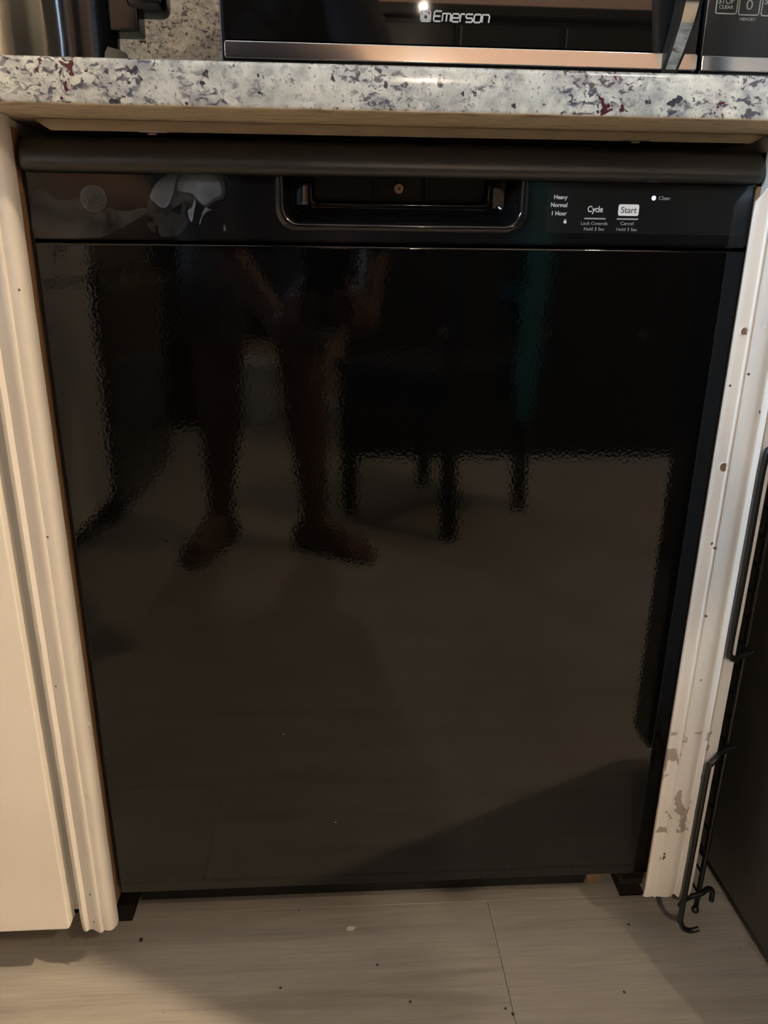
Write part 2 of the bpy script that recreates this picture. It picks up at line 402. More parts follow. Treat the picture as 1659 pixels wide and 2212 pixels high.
def moulding(name, prof, z0, z1, m, label, holes, flakes):
    bm = B(); n = 60; rings = []
    for i in range(n+1):
        z = z0 + (z1-z0)*i/n; k = 1.0
        t = (z-z0)/.004
        ring = []
        for (x, y) in prof:
            jx = .00022*mnoise.noise(Vector((x*40, 3.1, z*35)))
            yy = y if t > 1 else y + (.0018*(1-t) if y < -.006 else 0)
            ring.append((max(x, .3003) if name == 'chipped_moulding' and z > .8355 else x+jx, yy, z))
        rings.append(ring)
    loft(bm, rings)
    o = tag(obj(name, bm, m, None, ang=50), label, 'moulding')
    for (px, py, r, mm) in holes:
        p = onY(px, py, -.019); yy = prof_y(prof, p.x)
        p = onY(px, py, yy); yy = prof_y(prof, p.x)
        bm = B(); c = []
        for k in range(9):
            a = 2*PI*k/9; rr = r*(.75+.5*random.random()); c.append((p.x+rr*math.cos(a), p.z+rr*1.15*math.sin(a)))
        prism(bm, c, 'y', yy-.0003, yy+.002)
        h = obj('nail_hole', bm, mm, o)
        if r > .0022:   # torn paint lip round a larger hole
            b2 = B(); tube(b2, [(p.x + r*1.15*math.cos(a), yy-.0004-.0005*random.random(), p.z + r*1.3*math.sin(a)) for a in [PI*.15+k*PI*1.25/8 for k in range(9)]], .0005, 6)
            obj('torn_lip', b2, 'white_paint', h)
    for (px, py, s) in flakes:
        p = onY(px, py, -.012); bm = B(); c = []
        for k in range(8):
            a = 2*PI*k/8; rr = s*(.5+random.random()); c.append((p.x+rr*.45*math.cos(a), p.z+rr*1.5*math.sin(a)))
        prism(bm, c, 'y', -.0135, -.0125); obj('paint_flake', bm, 'white_paint', o)
    return o

def build_cabinets():
    # left of the dishwasher
    c = thing('base_cabinet', 'white base cabinet with slab door left of the dishwasher', 'cabinet', (-.52, .3, 0))
    obj('carcass', box(B(), -.715, -.309, .0165, .62, .088, .8750), 'white_paint', c)
    obj('face_frame', box(B(), -.715, -.3062, -.0035, .016, .088, .8750, .001, 1), 'white_paint', c)
    obj('frame_edge', box(B(), -.3060, -.3038, -.0032, .0155, .092, .868), 'raw_wood', c, 'bare brown wood edge')
    bm = B()
    prism(bm, rrect(-.7, -.3490, .0815, .868, .004), 'y', -.0235, -.0040, .0022)
    d = obj('door', bm, 'door_paint', c)
    obj('knob', lathe(B(), [(.004, 0), (.006, -.012), (.014, -.017), (.015, -.024), (.009, -.029), (.001, -.030)], (-.665, -.0235, .80), 20, 'y'), 'steel', d)
    obj('toe_kick', box(B(), -.715, -.34, .075, .09, 0.0005, .087), 'deep_black', c)
    # narrow end panel right of the dishwasher
    e = thing('end_panel', 'narrow white cabinet end panel right of the dishwasher', 'cabinet panel', (.325, .3, 0))
    obj('panel', box(B(), .3055, .3425, .0, .62, .088, .8750), 'white_paint', e)
    obj('frame_edge', box(B(), .2975, .3425, -.0036, -.0005, .078, .835), 'raw_wood', e)
    obj('foot', box(B(), .309, .340, .085, .60, .0005, .0875), 'subfloor', e)
    moulding('fluted_moulding', left_profile(), .0715, .8750, 'white_paint', 'cream fluted vertical moulding left of the dishwasher, bare wood showing along its edge',
             [(103, 1160, .0009, 'nail_dark'), (121, 1483, .0010, 'nail_dark'), (195, 1932, .0010, 'nail_dark'), (203, 1991, .0009, 'nail_dark'), (41, 626, .0010, 'nail_dark')],
             [(169, 1402, .0028), (170, 1418, .0016), (193, 1560, .0030), (196, 1590, .0030), (182, 1496, .0022), (144, 1256, .0012), (150, 1290, .0014), (222, 1810, .0022)])
    moulding('chipped_moulding', right_profile(), .0870, .8750, 'chipped_paint', 'white vertical moulding right of the dishwasher with nail holes and chipped paint',
             [(1607, 716, .0030, 'hole_brown'), (1617, 808, .0013, 'nail_dark'), (1641, 890, .0014, 'nail_dark'), (1562, 1009, .0034, 'hole_brown'),
              (1538, 1174, .0012, 'nail_dark'), (1544, 1183, .0013, 'nail_dark'), (1525, 1331, .0013, 'nail_dark'), (1432, 1853, .0030, 'nail_dark'), (1435, 1845, .0016, 'hole_brown'), (1514, 1469, .0009, 'nail_dark'), (1577, 833, .0010, 'nail_dark')], [])
    # run of cabinets along the window wall (seen mirrored in the dishwasher door)
    ys = [(-.05, -.52), (-.53, -1.0), (-1.01, -1.48)]
    labs = ['white base cabinet under the window nearest the dishwasher wall', 'white base cabinet in the middle of the run under the window', 'white base cabinet under the window beside the black range']
    for (a, b), lab in zip(ys, labs):
        c = thing('base_cabinet', lab, 'cabinet', (-1.05, (a+b)/2, 0), 'cabinets under the window')
        obj('carcass', box(B(), XL+.005, -.735, b, a, .09, .8750), 'white_paint', c)
        obj('toe_kick', box(B(), XL+.005, -.80, b, a, .0005, .089), 'deep_black', c)
        bm = box(B(), -.7345, -.716, b+.012, a-.012, .105, .70, .003, 2); d = obj('door', bm, 'door_paint', c)
        obj('knob', sphere(B(), (-.705, a-.06, .62), .013), 'steel', d)
        dr = obj('drawer', box(B(), -.7345, -.716, b+.012, a-.012, .715, .865, .003, 2), 'door_paint', c)
        obj('knob', sphere(B(), (-.705, (a+b)/2, .79), .013), 'steel', dr)
    # granite worktop, L-shaped
    poly = [(XL+.002, YB-.022), (XL+.002, -1.485), (-.69, -1.485), (-.69, -.050), (.4185, -.050), (.4185, YB-.022)]
    bm = B(); prism(bm, poly, 'z', .8754, .9066)
    es = [e for e in bm.edges if abs(e.verts[0].co.z-e.verts[1].co.z) < 1e-6 and not (abs(e.verts[0].co.y-(YB-.022)) < 1e-4 and abs(e.verts[1].co.y-(YB-.022)) < 1e-4)]
    bmesh.ops.bevel(bm, geom=es, offset=.0035, segments=3, affect='EDGES', profile=.5)
    me = finish(bm, 'granite_worktop', 40); me.materials.append(MAT['granite']); me.materials.append(MAT['raw_stone_warm_bounce'])
    for p in me.polygons:
        if p.normal.z < -.35: p.material_index = 1
    o = bpy.data.objects.new('granite_worktop', me); COL.objects.link(o)
    tag(o, 'speckled white granite countertop over the dishwasher, with dark and burgundy veins', 'countertop')
    o2 = obj('granite_backsplash', box(B(), XL+.002, .4255, YB-.021, YB-.001, .9068, 1.42), 'granite')
    tag(o2, 'speckled granite backsplash slab behind the microwave', 'backsplash')
build_cabinets()

# ================================================================== DISHWASHER
def build_dishwasher():
    D = thing('dishwasher', 'glossy black built-in dishwasher with pocket handle and front controls', 'dishwasher', (0, .3, 0))
    hw = .2990; hr = .3022
    obj('tub', box(B(), -.295, .285, .0425, .60, .11, .862), 'deep_black', D)
    # door
    bm = B(); prism(bm, rrect(-hw, hr, .1050, .7842, .0025, 3), 'y', .0, .033, .0022)
    obj('door_panel', bm, 'gloss_black', D)
    # control panel with the pocket cut from its top edge
    zt, zb = .8390, .7868
    def U(w, zbot, r, y, n=9, cx=.0012, top=zt):
        pts = [(cx-w, y, top)]
        for i in range(n+1):
            a = PI + PI/2*i/n; pts.append((cx-w+r + r*math.cos(a), y, zbot+r + r*math.sin(a)))
        for i in range(n+1):
            a = 1.5*PI + PI/2*i/n; pts.append((cx+w-r + r*math.cos(a), y, zbot+r + r*math.sin(a)))
        pts.append((cx+w, y, top)); return pts
    notch = [(p[0], p[2]) for p in U(.1035, .7962, .016, 0)]
    poly = [(-hw, zt), (-hw, zb)] + [(hr, zb), (hr, zt)] + notch[::-1]
    bm = B(); A = [bm.verts.new((p[0], 0, p[1])) for p in poly]; f = bm.faces.new(A)
    r = bmesh.ops.extrude_face_region(bm, geom=[f])
    for v in r['geom']:
        if isinstance(v, bmesh.types.BMVert): v.co.y = .033
    bmesh.ops.recalc_face_normals(bm, faces=bm.faces)
    outer = [e for e in bm.edges if abs(e.verts[0].co.y) < 1e-6 and abs(e.verts[1].co.y) < 1e-6 and (abs(e.verts[0].co.z-zb) < 1e-5 and abs(e.verts[1].co.z-zb) < 1e-5 or abs(e.verts[0].co.x+hw) < 1e-5 and abs(e.verts[1].co.x+hw) < 1e-5)]
    bmesh.ops.bevel(bm, geom=outer, offset=.0015, segments=2, affect='EDGES')
    cp = obj('control_panel', bm, 'panel_black', D)
    # pocket: raised rounded rim then bowl
    rings = [U(.1042, .7955, .0167, -.0002), U(.1025, .7972, .0155, -.0022), U(.1000, .7995, .0140, -.0030), U(.0975, .8018, .0130, -.0018), U(.0958, .8032, .0125, .002),
             U(.0940, .8046, .0120, .010), U(.0915, .8062, .0110, .020), U(.0880, .8080, .010, .026), U(.0800, .8150, .0070, .0290)]
    bm = loft(B(), rings, False, False, False); hp = obj('handle_pocket', bm, 'panel_black', D, ang=70)
    rings = [U(.0800, .8150, .0070, .0290), U(.0772, .8178, .0055, .0283), U(.0752, .8198, .0050, .0290), U(.0740, .8210, .005, .032), U(.0735, .8215, .005, .0385)]
    bm = loft(B(), rings, False, False, False); lr = obj('latch_recess', bm, 'panel_black', D, ang=70)
    obj('recess_back', box(B(), -.0735, .0755, .0388, .0398, .8200, zt+.0028), 'rubber_black', lr)
    for xx in (-.0205, .0235): obj('rib', box(B(), xx-.0006, xx+.0006, .0345, .0386, .824, zt+.002), 'rubber_black', lr)
    sc = obj('latch_screw', lathe(B(), [(.0040, .0386), (.0040, .0366), (.0033, .0358), (.0016, .0357), (.0004, .0363)], (.0004, 0, .8318), 20, 'y'), 'copper_screw', lr)
    for a in (.5, .5+PI/2):
        c, s = math.cos(a)*.0022, math.sin(a)*.0022
        obj('screw_slot', tube(B(), [(.0004-c, .0356, .8318-s), (.0004+c, .0356, .8318+s)], .0004, 5), 'nail_dark', sc)
    # rounded satin top strip
    prof = [(.0330, .8425), (.004, .8415), (.0005, .8400), (-.0020, .8368), (-.0050, .8362), (-.0080, .8374), (-.0100, .8402), (-.0104, .8436), (-.0096, .8472), (-.0072, .8520), (-.0035, .8570), (.0015, .8610), (.0070, .8632), (.0330, .8636)]
    cy, cz = .02, .852
    rings = []
    for x, k, in [(-.2994, .90), (-.2989, .945), (-.2978, .975), (-.2960, .992), (-.2935, 1)] + [(-.2935+.587*i/24, 1) for i in range(1, 25)] + [(.2960, .992), (.2978, .975), (.2989, .945), (.2994, .90)]:
        rings.append([(x, cy+(y-cy)*k, cz+(z-cz)*(k if k < 1 else 1)) for (y, z) in prof])
    obj('top_strip', loft(B(), rings), 'satin_black', D, ang=60)
    # steel flange under the worktop, mounting clips
    ft = [(-.2915, .8750), (-.2830, .8750), (.2930, .8750), (.3040, .8750)]; fb = [(-.2880, .8738), (-.2760, .8668), (.2890, .8682), (.3010, .8738)]
    bm = loft(B(), [[(ft[k][0], .0040, ft[k][1]), (ft[k][0], .0060, ft[k][1]), (fb[k][0], .0056, fb[k][1]), (fb[k][0], .0036, fb[k][1])] for k in range(4)])
    obj('steel_flange', bm, 'steel', D)
    for (px, py) in ((330, 285), (1375, 303)):
        p = onY(px, py, .000); bm = box(B(), p.x-.011, p.x+.011, .0000, .0034, p.z-.0008, p.z+.0012, .0004, 1); k = obj('mounting_clip', bm, 'steel', D)
        obj('clip_screw', box(B(), p.x-.004, p.x+.003, -.0012, .0020, p.z-.0026, p.z-.0009, .0006, 1), 'steel', k)
    # base
    obj('toe_panel', box(B(), -.3085, .2635, .0895, .0940, .0006, .1160, .001, 1), 'rubber_black', D)
    obj('base_frame', box(B(), -.292, .284, .115, .58, .012, .1085), 'deep_black', D)
    obj('side_seal', box(B(), -.3020, -.2996, .0060, .033, .11, .862), 'rubber_black', D)
    obj('side_seal', box(B(), .3026, .3046, .0060, .033, .11, .862), 'rubber_black', D)
    obj('leg', lathe(B(), [(.010, .0), (.012, .006), (.005, .008), (.005, .12)], (.2915, .165, -.003), 14), 'steel', D)
    # control overlay, print
    ya = -.0004
    a = onY(1184, 392, 0); b = onY(1606, 512, 0)
    ov = obj('control_overlay', prism(B(), rrect(a.x, b.x, b.z+.0010, a.z-.0006, .004), 'y', -.0003, .0005), 'overlay_black', cp)
    T = lambda t, l, r, base, m, hp=None, bo=0.0: px_text(t, l, r, base, -.00052, m, ov, hp, bo)
    T('Heavy', 1197, 1226, 430, 'print_white', 9, .012); T('Normal', 1190, 1225, 447, 'print_white', 9, .012); T('1 Hour', 1192, 1224, 465, 'print_white', 9, .012)
    p = onY(1220, 482, 0)   # padlock icon
    lk = obj('lock_icon', prism(B(), rrect(p.x-.0012, p.x+.0012, p.z-.0002, p.z+.0018, .0003, 2), 'y', -.00052, -.0003), 'print_white', ov)
    obj('shackle', tube(B(), [(p.x + .0008*math.cos(t), -.0004, p.z+.0018+.0012*math.sin(t)) for t in [PI*i/8 for i in range(9)]], .0002, 5), 'print_white', lk)
    T('Cycle', 1269, 1302, 458, 'print_white', 13, .014)
    T('Lock Controls', 1255, 1312, 486, 'print_grey', 7, .004); T('Hold 3 Sec', 1261, 1305, 498, 'print_grey', 7, .004)
    T('Cancel', 1340, 1368, 486, 'print_grey', 7, .004); T('Hold 3 Sec', 1331, 1376, 499, 'print_grey', 7, .004)
    for l, r_, yy in ((1262, 1308, 472), (1332, 1378, 473)):
        p = onY(l, yy, 0); q = onY(r_, yy, 0)
        obj('underline', box(B(), p.x, q.x, -.00052, -.0003, p.z-.0006, p.z+.0006), 'print_grey', ov)
    p = onY(1334, 466, 0); q = onY(1381, 442, 0)
    bt = obj('start_button', prism(B(), rrect(p.x, q.x, p.z, q.z, .0015), 'y', -.00060, -.0003), 'button_white', ov, 'white start key')
    px_text('Start', 1341, 1375, 460, -.00075, 'print_dark', ov, 13, .008)
    p = onY(1412, 428, 0)
    obj('status_light', lathe(B(), [(.0018, -.0003), (.0017, -.0007), (.0010, -.0010), (.0002, -.0011)], (p.x, 0, p.z), 16, 'y'), 'led', ov, 'small lit blue-white indicator')
    T('Clean', 1423, 1447, 432, 'print_grey', 8, .006)
    # round emblem
    p = onY(203, 430, 0); R_ = .0104
    em = obj('round_emblem', lathe(B(), [(R_, .0002), (R_, -.0005), (R_*.95, -.0008), (R_*.2, -.0008), (.0001, -.0008)], (p.x, 0, p.z), 40, 'y'), 'emblem_grey', D)
    obj('emblem_ring', tube(B(), [(p.x+R_*.90*math.cos(a), -.0008, p.z+R_*.90*math.sin(a)) for a in [2*PI*i/40 for i in range(40)]], .00028, 6, True), 'emblem_line', em)
    for k in range(4):   # swirls between ring and script
        a0 = PI/4 + k*PI/2
        pts = [(p.x+R_*(.80-.16*math.sin(PI*i/8))*math.cos(a0+(i-4)*.12), -.0009, p.z+R_*(.80-.16*math.sin(PI*i/8))*math.sin(a0+(i-4)*.12)) for i in range(9)]
        obj('swirl', tube(B(), pts, .00022, 5), 'emblem_line', em)
    sg = [(-.05, .38), (-.25, .50), (-.48, .36), (-.55, .0), (-.42, -.22), (-.22, -.10), (-.06, .22), (-.10, -.20), (-.30, -.50), (-.48, -.40), (-.25, -.12), (.0, .0)]
    se = [(.05, .02), (.35, .20), (.42, .42), (.25, .52), (.08, .36), (.16, .12), (.32, .08), (.12, .0), (.04, -.30), (.22, -.50), (.46, -.34), (.55, -.12)]
    for s in (sg, se):
        obj('script_letter', tube(B(), smoothpath([(p.x+R_*u, -.0009, p.z+R_*v) for u, v in s], 4), .0003, 5), 'emblem_line', em)
    # dried residue on the panel, beside the emblem
    def film(pts, m, dy, name='dried_residue'):
        P = [(290+u*.1386, 360+v*.1386) for u, v in pts]; q = [onY(a_, b_, 0) for a_, b_ in P]
        P3 = smoothpath([(v.x, 0, v.z) for v in q] + [(q[0].x, 0, q[0].z)], 3)[:-1]
        bm = B(); vs = [bm.verts.new((v.x, -dy, max(.7880, min(v.z, .8386)))) for v in P3]; f = bm.faces.new(vs)
        r = bmesh.ops.extrude_face_region(bm, geom=[f])
        for v in r['geom']:
            if isinstance(v, bmesh.types.BMVert): v.co.y = -.00005
        bmesh.ops.recalc_face_normals(bm, faces=bm.faces)
        return obj(name, bm, m, cp)
    film([(560, 96), (1260, 98), (1400, 240), (1400, 480), (1250, 540), (1120, 640), (950, 560), (760, 560), (560, 700), (400, 900), (240, 900), (200, 650), (250, 430), (380, 210)], 'thin_residue', .00016)
    film([(600, 95), (730, 100), (655, 200), (625, 330), (600, 440), (520, 615), (430, 640), (300, 540), (245, 465), (320, 290), (470, 150)], 'residue', .00022)
    film([(745, 98), (1190, 100), (1310, 220), (1360, 420), (1240, 500), (1110, 600), (1030, 560), (950, 470), (880, 410), (720, 390), (670, 330), (690, 220)], 'residue', .00028)
    film([(480, 690), (560, 700), (640, 720), (720, 745), (760, 540), (850, 500), (930, 560), (900, 650), (830, 700), (850, 860), (700, 1060), (430, 1090), (370, 930), (420, 780)], 'thin_residue', .00024)
    film([(945, 480), (958, 580), (935, 680), (905, 845), (870, 840), (832, 690), (895, 640), (925, 560)], 'residue', .00030)
    film([(1008, 895), (1045, 780), (1100, 640), (1165, 655), (1210, 672), (1120, 710), (1060, 790), (1030, 895)], 'residue', .00024)
    film([(1400, 880), (1432, 975), (1412, 1002), (1388, 985)], 'residue', .00024)
    film([(1310, 102), (1420, 140), (1505, 230), (1490, 310), (1440, 205), (1370, 150)], 'thin_residue', .00024)
    film([(620, 420), (650, 370), (690, 350), (640, 540), (570, 700), (540, 690), (590, 560)], 'thin_residue', .00026)
    film([(250, 560), (180, 700), (170, 860), (260, 1000), (340, 1020), (300, 880), (330, 720), (400, 640)], 'thin_residue', .00020)
    film([(-900, 480), (-700, 560), (-420, 640), (-150, 690), (150, 640), (170, 740), (-100, 900), (-500, 1100), (-1100, 1120), (-1560, 1100), (-1600, 500), (-1450, 350), (-1200, 520)], 'thin_residue', .00012)
    # dried specks on the door
    for (px, py, r) in ((360, 1168, .0016), (512, 1200, .0016), (1285, 1540, .0013), (1100, 578, .0018), (316, 548, .0014), (1437, 1312, .0012), (612, 1586, .0006), (725, 1776, .0006)):
        p = onY(px, py, 0); bm = B()
        prism(bm, [(p.x+r*(.5+.7*random.random())*math.cos(2*PI*k/7), p.z+r*(.5+.7*random.random())*math.sin(2*PI*k/7)) for k in range(7)], 'y', -.0002, .0001)
        obj('dried_speck', bm, 'thin_residue' if r > .001 else 'chip_white', D)
build_dishwasher()
sh = obj('wood_shim', box(B(), .2662, .2868, .0890, .1120, .0004, .1040, .001, 1), 'light_wood')
tag(sh, 'small tan wood block under the right end of the dishwasher', 'wood block')

# ================================================================== MICROWAVE
def build_microwave():
    M = thing('microwave', 'black countertop microwave with chrome lower trim standing on the granite', 'microwave', (.13, .25, .9066))
    x0, x1, y0 = -.1475, .405, .05
    def tilt(bm):      # trim face leans back a little
        for v in bm.verts:
            if v.co.y < .051: v.co.y -= (.9420-v.co.z)*.07
        return bm
    obj('case', box(B(), x0, x1, .0705, .42, .9225, 1.205, .004, 2), 'microwave_black', M)
    for x in (x0+.04, x1-.04):
        for y in (.10, .38): obj('foot', lathe(B(), [(.012, 0), (.014, .004), (.014, .012)], (x, y, .9069), 16), 'rubber_black', M)
    d = obj('door', prism(B(), rrect(x0, .2545, .9250, 1.2035, .004), 'y', y0+.002, .070, .002), 'microwave_black', M)
    obj('door_glass', prism(B(), [(x0+.004, 1.198), (x0+.004, .9435), (.2150, .9435), (.2095, .985), (.2075, 1.08), (.2095, 1.198)], 'y', y0, y0+.0035), 'microwave_glass', d)
    obj('glass_edge', tube(B(), [(.2150, y0+.0008, .9440), (.2095, y0+.0008, .985), (.2075, y0+.0008, 1.08), (.2095, y0+.0008, 1.198)], .0006, 6), 'keypad_black', d)
    obj('chrome_trim', tilt(prism(B(), rrect(x0+.0035, .2540, .9293, .9420, .002), 'y', y0-.0022, y0+.003, .0008)), 'chrome', d)
    # bowed handle: black shell, chrome inlay
    zs = [(.9262, .2300, .0068, .046), (.940, .2308, .0076, .036), (.960, .2316, .0084, .024), (.985, .2320, .0092, .015), (1.03, .2318, .0100, .008), (1.09, .2315, .0100, .008), (1.15, .2310, .0090, .018), (1.19, .2300, .0070, .04)]
    rings = [[(cx-w, y+.006, z), (cx-w, y+.001, z), (cx-w+.0015, y, z), (cx+w-.0015, y, z), (cx+w, y+.001, z), (cx+w, y+.006, z), (cx+w, y+.014, z), (cx-w, y+.014, z)] for z, cx, w, y in zs]
    hd = obj('handle', loft(B(), rings), 'microwave_black', d)
    rings = [[(cx-w*.66, y-.0008, z), (cx+w*.62, y-.0008, z), (cx+w*.62, y+.001, z), (cx-w*.66, y+.001, z)] for z, cx, w, y in [(.9288, .2299, .0067, .0440)] + zs[1:]]
    obj('handle_inlay', loft(B(), rings), 'chrome', hd)
    cpn = obj('control_panel', prism(B(), rrect(.2575, x1, .9250, 1.2035, .003), 'y', y0, .070, .0012), 'keypad_black', M)
    obj('chrome_trim', tilt(prism(B(), rrect(.2580, x1-.002, .9293, .9410, .0012), 'y', y0-.0022, y0+.003, .0008)), 'chrome', cpn)
    # keypad print
    def key(l, r, b):
        p = onY(l, b, y0); q = onY(r, b, y0); z = p.z
        pts = [(p.x, y0-.0003, z+.020), (p.x, y0-.0003, z+.0015), (p.x+.0004, y0-.0003, z+.0004), (p.x+.0015, y0-.0003, z), (q.x-.0015, y0-.0003, z), (q.x-.0004, y0-.0003, z+.0004), (q.x, y0-.0003, z+.0015), (q.x, y0-.0003, z+.020), (q.x-.0015, y0-.0003, z+.0215), (p.x+.0015, y0-.0003, z+.0215)]
        obj('key_outline', tube(B(), pts, .00055, 6, True, ry=.0002), 'print_grey', cpn)
    key(1545, 1590, 29); key(1594, 1638, 32); key(1643, 1688, 34)
    t = lambda s, l, r, b, h, bo=.01: px_text(s, l, r, b, y0-.0003, 'print_grey', cpn, h, bo)
    t('STOP', 1552, 1586, 8, 13); t('CLEAR', 1553, 1584, 19, 8); t('0', 1611, 1625, 21, 22, .0); t('S', 1651, 1659, 9, 14); t('MEMORY', 1597, 1632, 45, 7, .012)
    # logo: outlined squared lettering plus a square mark
    a = onY(936, 46, y0); b = onY(1055, 52, y0); hgt = onY(936, 24, y0).z - a.z
    G = {'E': (1.05, [[(1, 1), (.15, 1), (0, .85), (0, .15), (.15, 0), (.98, 0)], [(0, .5), (.9, .5)]]),
         'm': (1.2, [[(0, 0), (0, .78), (.88, .78), (1, .66), (1, 0)], [(.5, 0), (.5, .78)]]),
         'e': (1.0, [[(1, 0), (.12, 0), (0, .12), (0, .66), (.12, .78), (.88, .78), (1, .66), (1, .38), (0, .38)]]),
         'r': (.6, [[(0, 0), (0, .66), (.15, .78), (1, .78)]]),
         's': (1.0, [[(1, .78), (.1, .78), (0, .68), (0, .48), (.1, .39), (.9, .39), (1, .30), (1, .1), (.9, 0), (0, 0)]]),
         'o': (1.0, [[(.12, 0), (0, .12), (0, .66), (.12, .78), (.88, .78), (1, .66), (1, .12), (.88, 0), (.12, 0)]]),
         'n': (1.0, [[(0, 0), (0, .78), (.85, .78), (1, .66), (1, 0)]])}
    total = sum(G[c][0] for c in 'Emerson') + 6*.22; unit = (b.x-a.x)/total; x = a.x
    lg = None
    for c in 'Emerson':
        w, paths = G[c]; bm = B()
        for p in paths:
            tube(bm, [(x + u*w*unit + .12*v*hgt, y0-.0004, a.z + v*hgt) for u, v in p], .00075, 6, ry=.0002)
        obj('logo_letter', bm, 'logo_grey', d); x += (w+.22)*unit
    p = onY(909, 46, y0); q = onY(930, 24, y0)
    obj('logo_mark', tube(B(), [(u, y0-.0004, v) for u, v in rrect(p.x, q.x, p.z, q.z, .001, 2)], .0007, 6, True, ry=.0002), 'logo_grey', d)
    cx, cz = (p.x+q.x)/2, (p.z*.58+q.z*.42)
    obj('logo_mark', tube(B(), [(cx+.0024*math.cos(t_), y0-.0004, cz+.0024*math.sin(t_)) for t_ in [2*PI*i/20 for i in range(20)]], .0012, 6, True, ry=.0002), 'logo_grey', d)
build_microwave()

# ================================================================== OTHER THINGS ON THE COUNTER
def build_counter_things():
    # steel canister at far left
    q = onY(90, 60, .33); c = (q.x-.0585, .33, .9069)
    k = thing('steel_canister', 'warm shiny steel canister at the left end of the counter', 'canister', c)
    obj('body', lathe(B(), [(.056, 0), (.0580, .002), (.0580, .235), (.056, .24)], c, 48), 'brass_steel', k)
    obj('band', lathe(B(), [(.0584, .004), (.0592, .006), (.0592, .020), (.0584, .022)], c, 48), 'brass_steel', k)
    ld = obj('lid', lathe(B(), [(.0590, .2402), (.0594, .256), (.055, .262), (.004, .264)], c, 48), 'brass_steel', k)
    obj('lid_knob', lathe(B(), [(.006, .264), (.006, .274), (.013, .278), (.013, .286), (.002, .290)], c, 24), 'brass_steel', ld)
    # black appliance
    c = (-.2985, .215, .9069)
    k = thing('countertop_pot', 'glossy black electric pot with side handle between steel canister and microwave', 'electric pot', c)
    obj('base', lathe(B(), [(.040, 0), (.0425, .003), (.0405, .022), (.0360, .056), (.0352, .060)], c, 40), 'clear_plastic', k)
    obj('body', lathe(B(), [(.0365, .0140), (.0375, .020), (.0350, .0605), (.0365, .12), (.038, .19), (.036, .215)], (c[0]-.0052, c[1]-.006, c[2]), 48), 'appliance_black', k)
    ld = obj('lid', lathe(B(), [(.0362, .2152), (.037, .226), (.031, .238), (.004, .244)], c, 40), 'appliance_black', k)
    obj('lid_knob', lathe(B(), [(.006, .244), (.006, .252), (.012, .256), (.011, .264), (.001, .266)], c, 20), 'appliance_black', ld)
    a = onY(300, 68, .19); b = onY(358, 26, .19)
    obj('handle_bracket', box(B(), -.272, a.x, .190, .222, a.z, 1.020, .003, 2), 'appliance_black', k)
    obj('handle_grip', box(B(), a.x-.012, b.x, .187, .225, b.z, 1.105, .009, 3), 'appliance_black', k)
    obj('handle_top', box(B(), -.272, b.x-.006, .190, .222, 1.1055, 1.122, .006, 2), 'appliance_black', k)
build_counter_things()

# ================================================================== WIRE RACK AND REFRIGERATOR
def build_rack():
    R = thing('wire_rack', 'black wire shelf standing on edge between white moulding and refrigerator', 'wire rack', (.365, .0, 0))
    r = .0031
    def pt(px, py, y): return onY(px, py, y)
    yb = -.006
    B0 = pt(1512, 1962, yb); B1 = pt(1648, 1140, yb); xb = (B0.x+B1.x)/2
    obj('rail', tube(B(), [(xb, yb, .052), (xb, yb, .72)], .0030, 10), 'wire_black', R)
    obj('rail', tube(B(), [(xb, .34, .052), (xb, .34, .72)], .0030, 10), 'wire_black', R)
    for i in range(22):   # cross wires running back into the gap
        z = .085 + i*.0292
        obj('cross_wire', tube(B(), [(xb-.0045, yb-.005, z), (xb-.0045, .343, z)], .0016, 6), 'wire_black', R)
    ya = -.0270; xa = .3322
    def bend(pts, k=5): return smoothpath(pts, k)
    # upper loop rod
    zt, zl = pt(1638, 990, ya).z, pt(1576, 1412, ya).z
    up = [(xb, yb, zt+.012), (xa+.016, ya+.008, zt+.013), (xa+.006, ya+.001, zt+.009), (xa, ya, zt-.004), (xa, ya, (zt+zl)/2), (xa, ya, zl+.006), (xa+.002, ya, zl-.003), (xa+.008, ya+.003, zl-.008), (xa+.018, ya+.010, zl-.009), (xb+.006, yb-.004, zl-.009)]
    obj('loop_rod', tube(B(), bend(up), r, 10), 'wire_black', R)
    zt, zl = pt(1536, 1655, ya).z, pt(1480, 1985, ya).z
    lo = [(xb+.006, yb-.005, zt+.010), (xa+.018, ya+.010, zt+.010), (xa+.008, ya+.002, zt+.008), (xa+.002, ya, zt+.002), (xa, ya, zt-.008), (xa, ya, (zt+zl)/2), (xa, ya, zl+.006), (xa+.001, ya, zl-.004), (xa+.006, ya, zl-.014), (xa+.014, ya, zl-.018), (xa+.024, ya, zl-.016)]
    obj('loop_rod', tube(B(), bend(lo), r, 10), 'wire_black', R)
    hk = [(xa-.001, ya+.004, .079), (xa+.012, ya+.014, .079), (xb, yb-.004, .081), (xb+.012, yb+.002, .082), (xb+.0175, yb+.002, .078), (xb+.0185, yb+.002, .064)]
    obj('hook_rod', tube(B(), bend(hk), r, 10), 'wire_black', R)
    obj('weld_bead', sphere(B(), (xb-.004, yb-.006, .060), .0045, 2), 'wire_black', R)
    obj('rear_leg', tube(B(), [(xb, .34, .06), (xb, .34, .0006)], .003, 8), 'wire_black', R)
    obj('front_leg', tube(B(), [(xb, .10, .085), (xb, .10, .0006)], .003, 8), 'wire_black', R)
build_rack()

